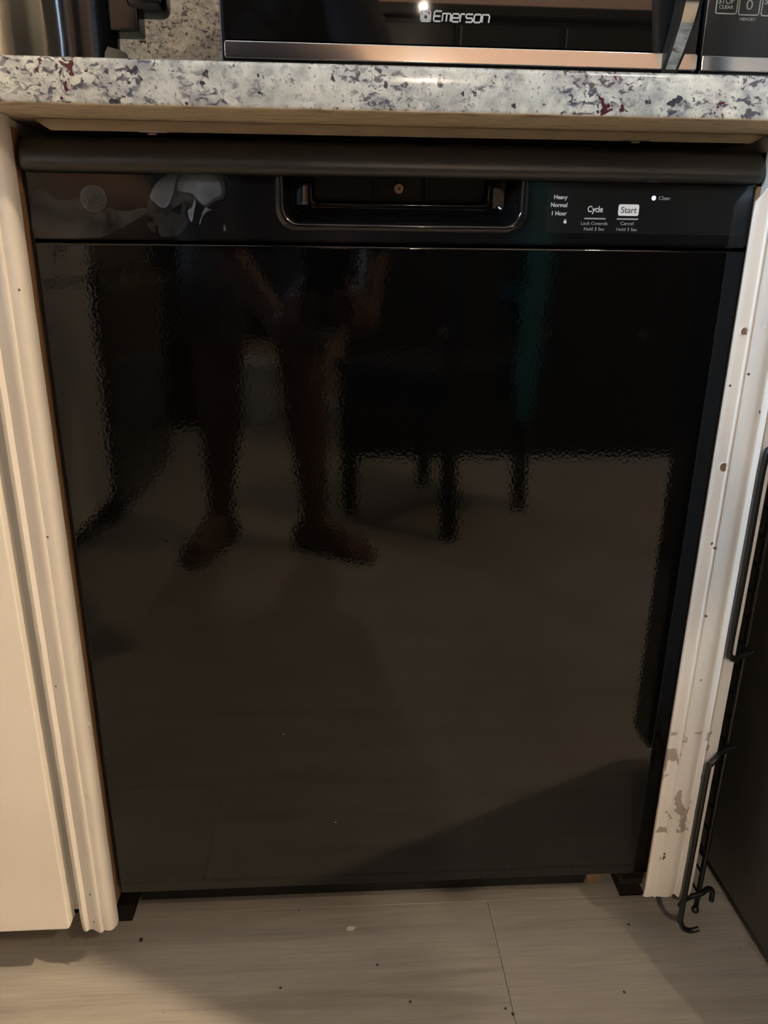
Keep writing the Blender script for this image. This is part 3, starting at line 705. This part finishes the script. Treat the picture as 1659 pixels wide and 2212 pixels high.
def build_fridge():
    x0, x1, yf, yb = .4335, 1.20, -.350, .42
    F = thing('refrigerator', 'tall black refrigerator at the right end of the counter', 'refrigerator', ((x0+x1)/2, 0, 0))
    obj('body', box(B(), x0, x1, yf+.068, yb, .018, 1.80, .004, 2), 'fridge_black', F)
    d1 = obj('door', box(B(), x0-.013, x1, yf, yf+.062, .055, 1.20, .008, 3), 'fridge_gloss', F)
    d2 = obj('freezer_door', box(B(), x0-.013, x1, yf, yf+.062, 1.212, 1.80, .008, 3), 'fridge_gloss', F)
    for d, z0, z1 in ((d1, .62, 1.16), (d2, 1.25, 1.55)):
        obj('door_handle', tube(B(), smoothpath([(1.13, yf+.002, z0), (1.13, yf-.035, z0+.03), (1.13, yf-.045, (z0+z1)/2), (1.13, yf-.035, z1-.03), (1.13, yf+.002, z1)], 6), .011, 10), 'fridge_gloss', d)
    obj('kick_grille', box(B(), x0+.02, x1-.02, yf+.075, yf+.085, .003, .0175), 'rubber_black', F)
    for x in (x0+.05, x1-.05):
        for y in (yf+.15, yb-.06): obj('foot', lathe(B(), [(.018, 0), (.02, .004), (.02, .0178)], (x, y, .0004), 16), 'rubber_black', F)
build_fridge()

# ================================================================== THE ROOM BEHIND THE CAMERA (mirrored in the door)
def lamp(x, y, z, bm_, label, shade, br=.021):
    c = (x, y, 0); L = thing('ceiling_lamp', label, 'ceiling lamp', (x, y, ZC))
    obj('canopy', lathe(B(), [(.06, ZC-.001), (.06, ZC-.012), (.045, ZC-.03), (.007, ZC-.036), (.007, z+.060), (.016, z+.055), (.016, z+.026), (.008, z+.022)], c, 28), 'lamp_metal', L)
    obj('bulb', sphere(B(), (x, y, z), br, 2), bm_, L, 'glowing warm bulb')
    if shade:  # added shade, keeps the bulb's light off the ceiling and upper walls
        r0, h = shade
        obj('added_lamp_shade', lathe(B(), [(.0165, z+.050), (.030, z+.046), (r0, z-h), (r0-.002, z-h), (.028, z+.042), (.0165, z+.046)], c, 36), 'rubber_black', L, 'dark metal shade')
lamp(1.30, -.752, 2.32, 'bulb1', 'warm ceiling lamp with an added shade in front of the refrigerator', (.060, .040))
lamp(.93, -1.75, 2.30, 'bulb2', 'warm bare-bulb ceiling lamp in the middle of the room', None)
lamp(.245, -2.15, 1.58, 'bulb3', 'low hanging bare-bulb pendant lamp in front of the dark hutch', None, .0085)
lamp(-.17, -2.20, 1.75, 'bulb4', 'hanging bare-bulb pendant lamp behind the person', None)

def build_back_room():
    # range at the end of the window run
    R = thing('range', 'black kitchen range at the end of the white cabinets under the window', 'range', (-1.05, -1.88, 0))
    obj('body', box(B(), XL+.005, -.735, -2.26, -1.495, .02, .905, .004, 2), 'fridge_black', R)
    d = obj('oven_door', box(B(), -.7345, -.705, -2.245, -1.51, .20, .74, .006, 2), 'fridge_gloss', R)
    obj('handle', tube(B(), [(-.705, -2.20, .70), (-.665, -2.20, .70), (-.665, -1.555, .70), (-.705, -1.555, .70)], .010, 10), 'chrome', d)
    obj('drawer', box(B(), -.7345, -.708, -2.245, -1.51, .04, .185, .006, 2), 'fridge_gloss', R)
    for i in range(4): obj('knob', sphere(B(), (-.722, -1.60-.18*i, .83), .02, 2, (.8, 1, 1)), 'fridge_gloss', R)
    for x, y in ((-1.2, -1.68), (-.9, -1.68), (-1.2, -2.08), (-.9, -2.08)): obj('burner', lathe(B(), [(.085, .9055), (.085, .910), (.02, .911)], (x, y, 0), 24), 'rubber_black', R)
    # dark hutch
    Hh = thing('hutch', 'tall dark wooden hutch mirrored at the right of the dishwasher door', 'hutch', (.55, -2.5, 0))
    x0, x1, y0, y1 = -.02, 1.62, -2.72, -2.30
    obj('base', box(B(), x0, x1, y0, y1, .0006, .86, .004, 1), 'dark_wood', Hh)
    obj('top_slab', box(B(), x0-.02, x1+.02, y0, y1+.02, .8605, .885, .004, 1), 'dark_wood', Hh)
    obj('upper_case', box(B(), x0+.03, x1-.03, y0, y1-.12, .8855, 1.62, .004, 1), 'dark_wood', Hh)
    obj('cornice', box(B(), x0, x1, y0, y1-.09, 1.6205, 1.66, .006, 1), 'dark_wood', Hh)
    n = 4; w = (x1-x0-.04)/n
    for i in range(n):
        a = x0+.02+i*w
        d = obj('door', box(B(), a+.006, a+w-.006, y1, y1+.018, .10, .82, .004, 1), 'dark_wood', Hh); obj('knob', sphere(B(), (a+w-.05, y1+.03, .5), .012), 'lamp_metal', d)
        d = obj('upper_door', box(B(), a+.012, a+w-.012, y1-.12, y1-.102, .90, 1.60, .004, 1), 'dark_wood', Hh); obj('knob', sphere(B(), (a+w-.06, y1-.09, 1.1), .012), 'lamp_metal', d)
    # chair, turned 40 degrees
    cx, cy = .25, -1.63; C = thing('dining_chair', 'black dining chair with a teal towel over its back', 'chair', (cx, cy, 0))
    ang = math.radians(135); ca, sa = math.cos(ang), math.sin(ang)
    def rot(bm):
        for v in bm.verts:
            x, y = v.co.x, v.co.y; v.co.x = cx + x*ca - y*sa; v.co.y = cy + x*sa + y*ca
        return bm
    h = .19
    for sx in (-1, 1):
        obj('leg', rot(loft(B(), [[(sx*h+a*.016, h+b*.016, .0006) for a, b in ((-1, -1), (1, -1), (1, 1), (-1, 1))], [(sx*h+a*.021, h+b*.021, .4395) for a, b in ((-1, -1), (1, -1), (1, 1), (-1, 1))]])), 'chair_black', C)
        obj('leg', rot(loft(B(), [[(sx*h+a*.017, -h+y+b*.017, z) for a, b in ((-1, -1), (1, -1), (1, 1), (-1, 1))] for y, z in ((-.02, .0006), (0, .44), (-.02, .75), (-.06, 1.0))])), 'chair_black', C)
    obj('seat', rot(box(B(), -h-.03, h+.03, -h-.01, h+.04, .44, .485, .012, 2)), 'chair_black', C)
    for y in (h, -h): obj('apron', rot(box(B(), -h+.022, h-.022, y-.011, y+.011, .375, .4395)), 'chair_black', C)
    for s in (-1, 1): obj('apron', rot(box(B(), s*h-.011, s*h+.011, -h+.022, h-.022, .375, .4395)), 'chair_black', C)
    for z in (.62, .76, .92):
        q = (z-.44)/.56*.055; obj('back_slat', rot(box(B(), -h+.015, h-.015, -h-q-.010, -h-q+.008, z-.05, z+.045, .004, 1)), 'chair_black', C)
    # teal towel over the chair's back rail, hanging past the seat
    rings = []; N = 14
    path = [(-.196, .60), (-.200, .75), (-.214, .97), (-.224, 1.012), (-.242, 1.022), (-.262, 1.012), (-.275, .97), (-.272, .80), (-.262, .62), (-.254, .48), (-.250, .38), (-.248, .31)]
    bm = B(); V = []
    for k, (y, z) in enumerate(path):
        rowv = []
        for i in range(N+1):
            wdt = .15 if z > .5 else .15*(.55+.45*(z-.31)/.19)
            u = -.185+.075 + wdt*(i/N-.5)
            rowv.append(bm.verts.new((u, y + .006*math.sin(i*1.5+k*.2), z)))
        V.append(rowv)
    for a, b in zip(V, V[1:]):
        for i in range(N): bm.faces.new((a[i], a[i+1], b[i+1], b[i]))
    r = bmesh.ops.solidify(bm, geom=list(bm.faces), thickness=.006)
    bmesh.ops.recalc_face_normals(bm, faces=bm.faces)
    t = obj('towel', rot(bm), 'teal_cloth'); tag(t, 'teal towel draped over the back of the black dining chair', 'towel')
    lc = thing('added_dark_cabinet', 'low dark wooden cabinet added to darken the mirrored peach wall left of the legs', 'cabinet', (-.97, -3.0, 0))  # dark furniture added so the bright wall does not show in the mirror
    obj('case', box(B(), -1.33, -.64, -3.17, -2.86, .0006, .95, .004, 1), 'dark_wood', lc)
    obj('cabinet_top', box(B(), -1.34, -.62, -3.18, -2.84, .9505, .975, .004, 1), 'dark_wood', lc)
    for a in (-1.32, -.98):
        d = obj('door', box(B(), a, a+.33, -2.8595, -2.842, .05, .92, .004, 1), 'dark_wood', lc); obj('knob', sphere(B(), (a+.28, -2.83, .55), .012), 'lamp_metal', d)
    # white bin added to stand in for the bright wall patch between the legs
    bn = thing('bright_patch_bin', 'white bin added by the peach wall as the bright patch mirrored between the legs', 'bin', (-.445, -3.02, 0))
    obj('bin_body', lathe(B(), [(.085, .0006), (.090, .004), (.112, .30), (.116, .304), (.116, .312), (.108, .312), (.104, .300), (.083, .012), (.004, .010)], (-.445, -3.02, 0), 36), 'button_white', bn)
    obj('bin_liner', lathe(B(), [(.1075, .306), (.1185, .314), (.1195, .27), (.1180, .27), (.1170, .3125), (.1070, .300)], (-.445, -3.02, 0), 36), 'button_white', bn)
    # picture on the peach wall
    P = thing('framed_picture', 'dark framed picture hanging on the peach wall', 'picture', (-.35, YF, 1.2))
    bm = B()
    for a in ((-.56, -.53, 1.18, 1.76), (-.17, -.14, 1.18, 1.76), (-.53, -.17, 1.18, 1.21), (-.53, -.17, 1.73, 1.76)): box(bm, a[0], a[1], YF+.001, YF+.028, a[2], a[3])
    obj('frame', bm, 'dark_wood', P); obj('print', box(B(), -.53, -.17, YF+.001, YF+.012, 1.21, 1.73), 'picture_dark', P)
build_back_room()

# ================================================================== THE PHOTOGRAPHER (mirrored in the door) AND THE PHONE
PC = CAM - FW*.0085 - RT*.020 - UP*.055     # phone centre
def L2W(x, u, f): return PC + RT*x + UP*u + FW*f
def build_phone():
    P = thing('phone', 'black phone held out by the photographer in both hands', 'phone', PC)
    def slab(poly, f0, f1):
        bm = B(); return loft(bm, [[L2W(a, b, f0) for a, b in poly], [L2W(a, b, f1) for a, b in poly]])
    obj('case', slab(rrect(-.036, .036, -.0735, .0735, .009), -.004, .004), 'phone_black', P)
    obj('screen', slab(rrect(-.034, .034, -.0715, .0715, .008), -.0046, -.0041), 'phone_glass', P)
    bump = obj('camera_bump', slab(rrect(-.006, .031, .034, .069, .007), .0041, .0054), 'phone_glass', P)
build_phone()

_ico = B(); bmesh.ops.create_icosphere(_ico, subdivisions=2, radius=1.0); _ico.verts.index_update()
ICO_V = [v.co.copy() for v in _ico.verts]; ICO_F = [[v.index for v in f.verts] for f in _ico.faces]; _ico.free()
def capsules(segs, infl=0.0):
    V, Fc = [], []
    for (a, ra, b, rb) in segs:
        a, b = Vector(a), Vector(b); d = (b-a).length; n = max(1, int(d/(min(ra, rb)*.4))+1)
        for i in range(n+1):
            t = i/n; c = a.lerp(b, t); r = ra+(rb-ra)*t+infl; k = len(V)
            V += [c + v*r for v in ICO_V]; Fc += [[q+k for q in f] for f in ICO_F]
    me = bpy.data.meshes.new('r'); me.from_pydata(V, [], Fc); return me
def remesh(bm, voxel, smooth=4):
    me = bm; o = bpy.data.objects.new('r', me); COL.objects.link(o)
    md = o.modifiers.new('r', 'REMESH'); md.mode = 'VOXEL'; md.voxel_size = voxel
    if smooth:
        s = o.modifiers.new('s', 'SMOOTH'); s.iterations = smooth; s.factor = .5
    dg = bpy.context.evaluated_depsgraph_get(); out = bpy.data.meshes.new_from_object(o.evaluated_get(dg))
    bpy.data.objects.remove(o); bpy.data.meshes.remove(me)
    b2 = B(); b2.from_mesh(out); bpy.data.meshes.remove(out); return b2
def build_person():
    P = thing('person', 'barefoot person in dark shorts and long-sleeved top mirrored in the dishwasher door', 'person', (-.22, -1.2, 0))
    hipL, hipR = (-.322, -1.270, .86), (-.155, -1.270, .86)
    kneeL, kneeR = (-.357, -1.265, .490), (-.144, -1.255, .490)
    ankL, ankR = (-.385, -1.335, .085), (-.118, -1.290, .085)
    shL, shR = (-.395, -1.055, 1.315), (-.045, -1.055, 1.315)
    elL, elR = (-.470, -.955, 1.055), (.060, -.955, 1.055)
    wrL, wrR = tuple(L2W(-.074, -.095, -.040)), tuple(L2W(.074, -.085, -.040))
    torso = [((-.2325, -1.262, .90), .125, (-.2325, -1.20, 1.02), .112), ((-.2325, -1.20, 1.02), .112, (-.225, -1.12, 1.20), .118), ((-.29, -1.12, 1.20), .085, (-.30, -1.08, 1.27), .08), ((-.165, -1.12, 1.20), .085, (-.155, -1.08, 1.27), .08),
             ((-.30, -1.262, .90), .098, (-.165, -1.262, .90), .098), (shL, .052, (-.22, -1.06, 1.355), .062), ((-.22, -1.06, 1.355), .062, shR, .052), ((-.31, -1.16, 1.05), .07, (-.30, -1.10, 1.22), .085), ((-.155, -1.16, 1.05), .07, (-.15, -1.10, 1.22), .085)]
    thighs = [(hipL, .092, (-.342, -1.255, .66), .078), ((-.342, -1.255, .66), .078, kneeL, .057), (hipR, .092, (-.148, -1.250, .66), .078), ((-.148, -1.250, .66), .078, kneeR, .057)]
    shanks = []
    for k, a, s in ((kneeL, ankL, -1), (kneeR, ankR, 1)):
        k, a = Vector(k), Vector(a); m = k.lerp(a, .33) + Vector((0, -.022, 0))
        shanks += [(k, .054, m, .057), (m, .057, k.lerp(a, .75), .040), (k.lerp(a, .75), .040, a, .035)]
    feet = []
    for a, ang in ((ankL, math.radians(112)), (ankR, math.radians(28))):
        d = Vector((math.cos(ang), math.sin(ang), 0)); n = Vector((-d.y, d.x, 0)); a = Vector(a)
        heel = a - d*.045 + Vector((0, 0, -.052)); ball = a + d*.125; ball.z = .024
        feet += [(a, .036, heel, .032), (a, .034, ball + Vector((0, 0, .012)), .026), (heel, .030, ball - n*.022, .022), (heel, .028, ball + n*.022, .022), (ball - n*.024, .024, ball + n*.026, .022)]
        side = -1 if ang > 1.5 else 1
        for i, (o, l, r) in enumerate(((.030, .058, .0125), (.012, .056, .010), (-.004, .050, .0095), (-.018, .042, .009), (-.031, .032, .0085))):
            base = ball + n*(o*(side)); base.z = .014; feet.append((base, r*1.1, base + d*l + Vector((0, 0, -.003)), r))
    arms = []
    for s, e, w in ((shL, elL, wrL), (shR, elR, wrR)):
        arms += [(s, .050, Vector(s).lerp(Vector(e), .5), .043), (Vector(s).lerp(Vector(e), .5), .043, e, .036), (e, .037, Vector(e).lerp(Vector(w), .3), .038), (Vector(e).lerp(Vector(w), .3), .038, w, .024)]
    hands = []; nails = []
    for s, w in ((-1, wrL), (1, wrR)):
        for u0 in (-.058, -.044, -.030, -.016):
            hands.append((Vector(w), .021, L2W(s*.0535, u0, -.012), .0125))
        for i, (u, reach, r) in enumerate(((-.008, .002, .0082), (-.026, -.004, .0086), (-.044, -.002, .0082), (-.061, .010, .0072))):
            k1 = L2W(s*.0500, u-.003, .004); k2 = L2W(s*.0430, u, .0150); k3 = L2W(s*.022, u+.001, .0150); tip = L2W(s*(.004+reach+(.008 if s > 0 else .012)), u+.002, .0135)
            hands += [(L2W(s*.0535, u-.006, -.010), .011, k1, .0095), (k1, r*1.08, k2, r*1.02), (k2, r*1.02, k3, r*.95), (k3, r*.95, tip, r*.82)]
            nails.append((tip, r, FW))
        t0 = L2W(s*.056, -.046, -.016); t1 = L2W(s*.050, -.020, -.022); t2 = L2W(s*.036, .004, -.020); t3 = L2W(s*.020, .018, -.0150)
        hands += [(t0, .015, t1, .0115), (t1, .0115, t2, .0100), (t2, .0100, t3, .0085)]; nails.append((t3, .0085, -FW))
    hc = Vector((-.195, -.985, 1.545)); hd = Vector((.08, .80, -.60)).normalized(); hx = Vector((1, -.1, 0)).normalized(); hu = hx.cross(hd).normalized()
    def HP(x, f, u): return hc + hx*x + hd*f + hu*u
    head = [((-.22, -1.06, 1.36), .055, HP(0, -.02, -.09), .052), (HP(0, -.015, .035), .088, HP(0, .01, .01), .083), (HP(0, .01, .01), .080, HP(0, .045, -.065), .050), (HP(0, .050, -.085), .030, HP(0, .060, -.09), .026),
            (HP(0, .088, .005), .010, HP(0, .108, -.032), .012), (HP(-.010, .095, -.036), .009, HP(.010, .095, -.036), .009),
            (HP(-.084, -.01, .015), .014, HP(-.082, -.005, -.025), .010), (HP(.084, -.01, .015), .014, HP(.082, -.005, -.025), .010), (HP(-.05, .070, .028), .012, HP(.05, .070, .028), .012)]
    bm = remesh(capsules(torso + thighs + shanks + feet + arms + hands + head), .0055, 3)
    body = obj('body', bm, 'skin', P, ang=180)
    # face
    for s in (-1, 1):
        e = obj('eye', sphere(B(), HP(s*.032, .0755, .002), .0125, 2), 'eye_white', P); obj('iris', sphere(B(), HP(s*.032, .0850, -.001), .0055, 2), 'iris', e)
        obj('eyebrow', tube(B(), smoothpath([HP(s*.015, .0935, .022), HP(s*.033, .0930, .028), HP(s*.052, .083, .022)], 4), .0035, 6), 'hair', P)
    obj('lips', tube(B(), smoothpath([HP(-.024, .078, -.064), HP(-.010, .090, -.061), HP(0, .092, -.063), HP(.010, .090, -.061), HP(.024, .078, -.064)], 4), .006, 8), 'lip', P)
    hair = [(HP(0, -.03, .045), .096, HP(0, -.035, 0), .092), (HP(0, -.05, .0), .078, HP(0, -.07, -.09), .058), (HP(-.04, .015, .075), .048, HP(.04, .015, .075), .048)]
    obj('hair', remesh(capsules(hair), .009, 3), 'hair', P, ang=180)
    for p, r, n in nails: obj('fingernail', sphere(B(), Vector(p) + n*(r*.72), r*.5, 1), 'nail', P)
    # clothes
    bm = remesh(capsules([t for t in torso[:2]] + torso[2:4] + torso[5:] + [(s_, .052, e_, .043) for s_, e_ in ((shL, elL), (shR, elR))] + [(e_, .041, Vector(e_).lerp(Vector(w_), .86), .030) for e_, w_ in ((elL, wrL), (elR, wrR))] + [((-.29, -1.262, .84), .10, (-.175, -1.262, .84), .10)], .014), .008, 5)
    bmesh.ops.bisect_plane(bm, geom=list(bm.verts)+list(bm.edges)+list(bm.faces), plane_co=(0, 0, .80), plane_no=(0, 0, -1), clear_outer=True)
    obj('top', bm, 'shirt', P, ang=180)
    th = [(hipL, .096, (-.348, -1.255, .56), .086), (hipR, .096, (-.146, -1.250, .56), .086), ((-.315, -1.262, .90), .10, (-.15, -1.262, .90), .10), ((-.2325, -1.262, .80), .07, (-.2325, -1.225, .76), .05)]
    bm = remesh(capsules(th, .016), .007, 4)
    bmesh.ops.bisect_plane(bm, geom=list(bm.verts)+list(bm.edges)+list(bm.faces), plane_co=(0, 0, .585), plane_no=(0, 0, -1), clear_outer=True)
    for v in bm.verts:
        if v.co.z < .592: v.co.z += .010*mnoise.noise(v.co*120)
    obj('shorts', bm, 'shorts', P, ang=180)
build_person()

# ================================================================== BITS ON THE FLOOR
def build_bits():
    p = onZ(757, 2007, 0); bm = B()
    pts = [(-.0052, -.0012), (-.002, -.003), (.003, -.0026), (.0062, .0012), (.002, .0028), (-.003, .0024)]
    prism(bm, [(p.x+a, p.y+b) for a, b in pts], 'z', .0003, .0022, .0005)
    tag(obj('paint_chip', bm, 'chip_white'), 'white paint chip on the floor in front of the dishwasher', 'chip')
    for (px, py, s, lab) in ((305, 2032, .0030, 'dark crumb on the floor beside the fluted moulding'), (815, 2085, .0016, 'dark crumb on the floor in front of the white chip'),
                        (606, 2135, .0018, 'dark crumb on the floor near the lit patch'), (886, 2165, .0016, 'dark crumb nearest the lower edge in mid floor'),
                        (1092, 2180, .0016, 'dark crumb lying at the plank joint'), (1108, 2192, .0020, 'larger dark crumb lying at the plank joint'), (1348, 2144, .0018, 'dark crumb on the floor right of the plank joint'), (645, 1967, .0011, 'tiny dark crumb nearest the dishwasher base'),
                        (1358, 1998, .0016, 'dark crumb on the floor below the chipped moulding')):
        p = onZ(px, py, 0); bm = B(); q = bmesh.ops.create_icosphere(bm, subdivisions=1, radius=s)
        for v in bm.verts: v.co = Vector((v.co.x*(.7+.5*random.random()), v.co.y*(.7+.5*random.random()), v.co.z*.45)) + Vector((p.x, p.y, s*.42+.0002))
        tag(obj('crumb', bm, 'crumb_dark'), lab, 'crumb', 'dark crumbs scattered on the floor')
build_bits()
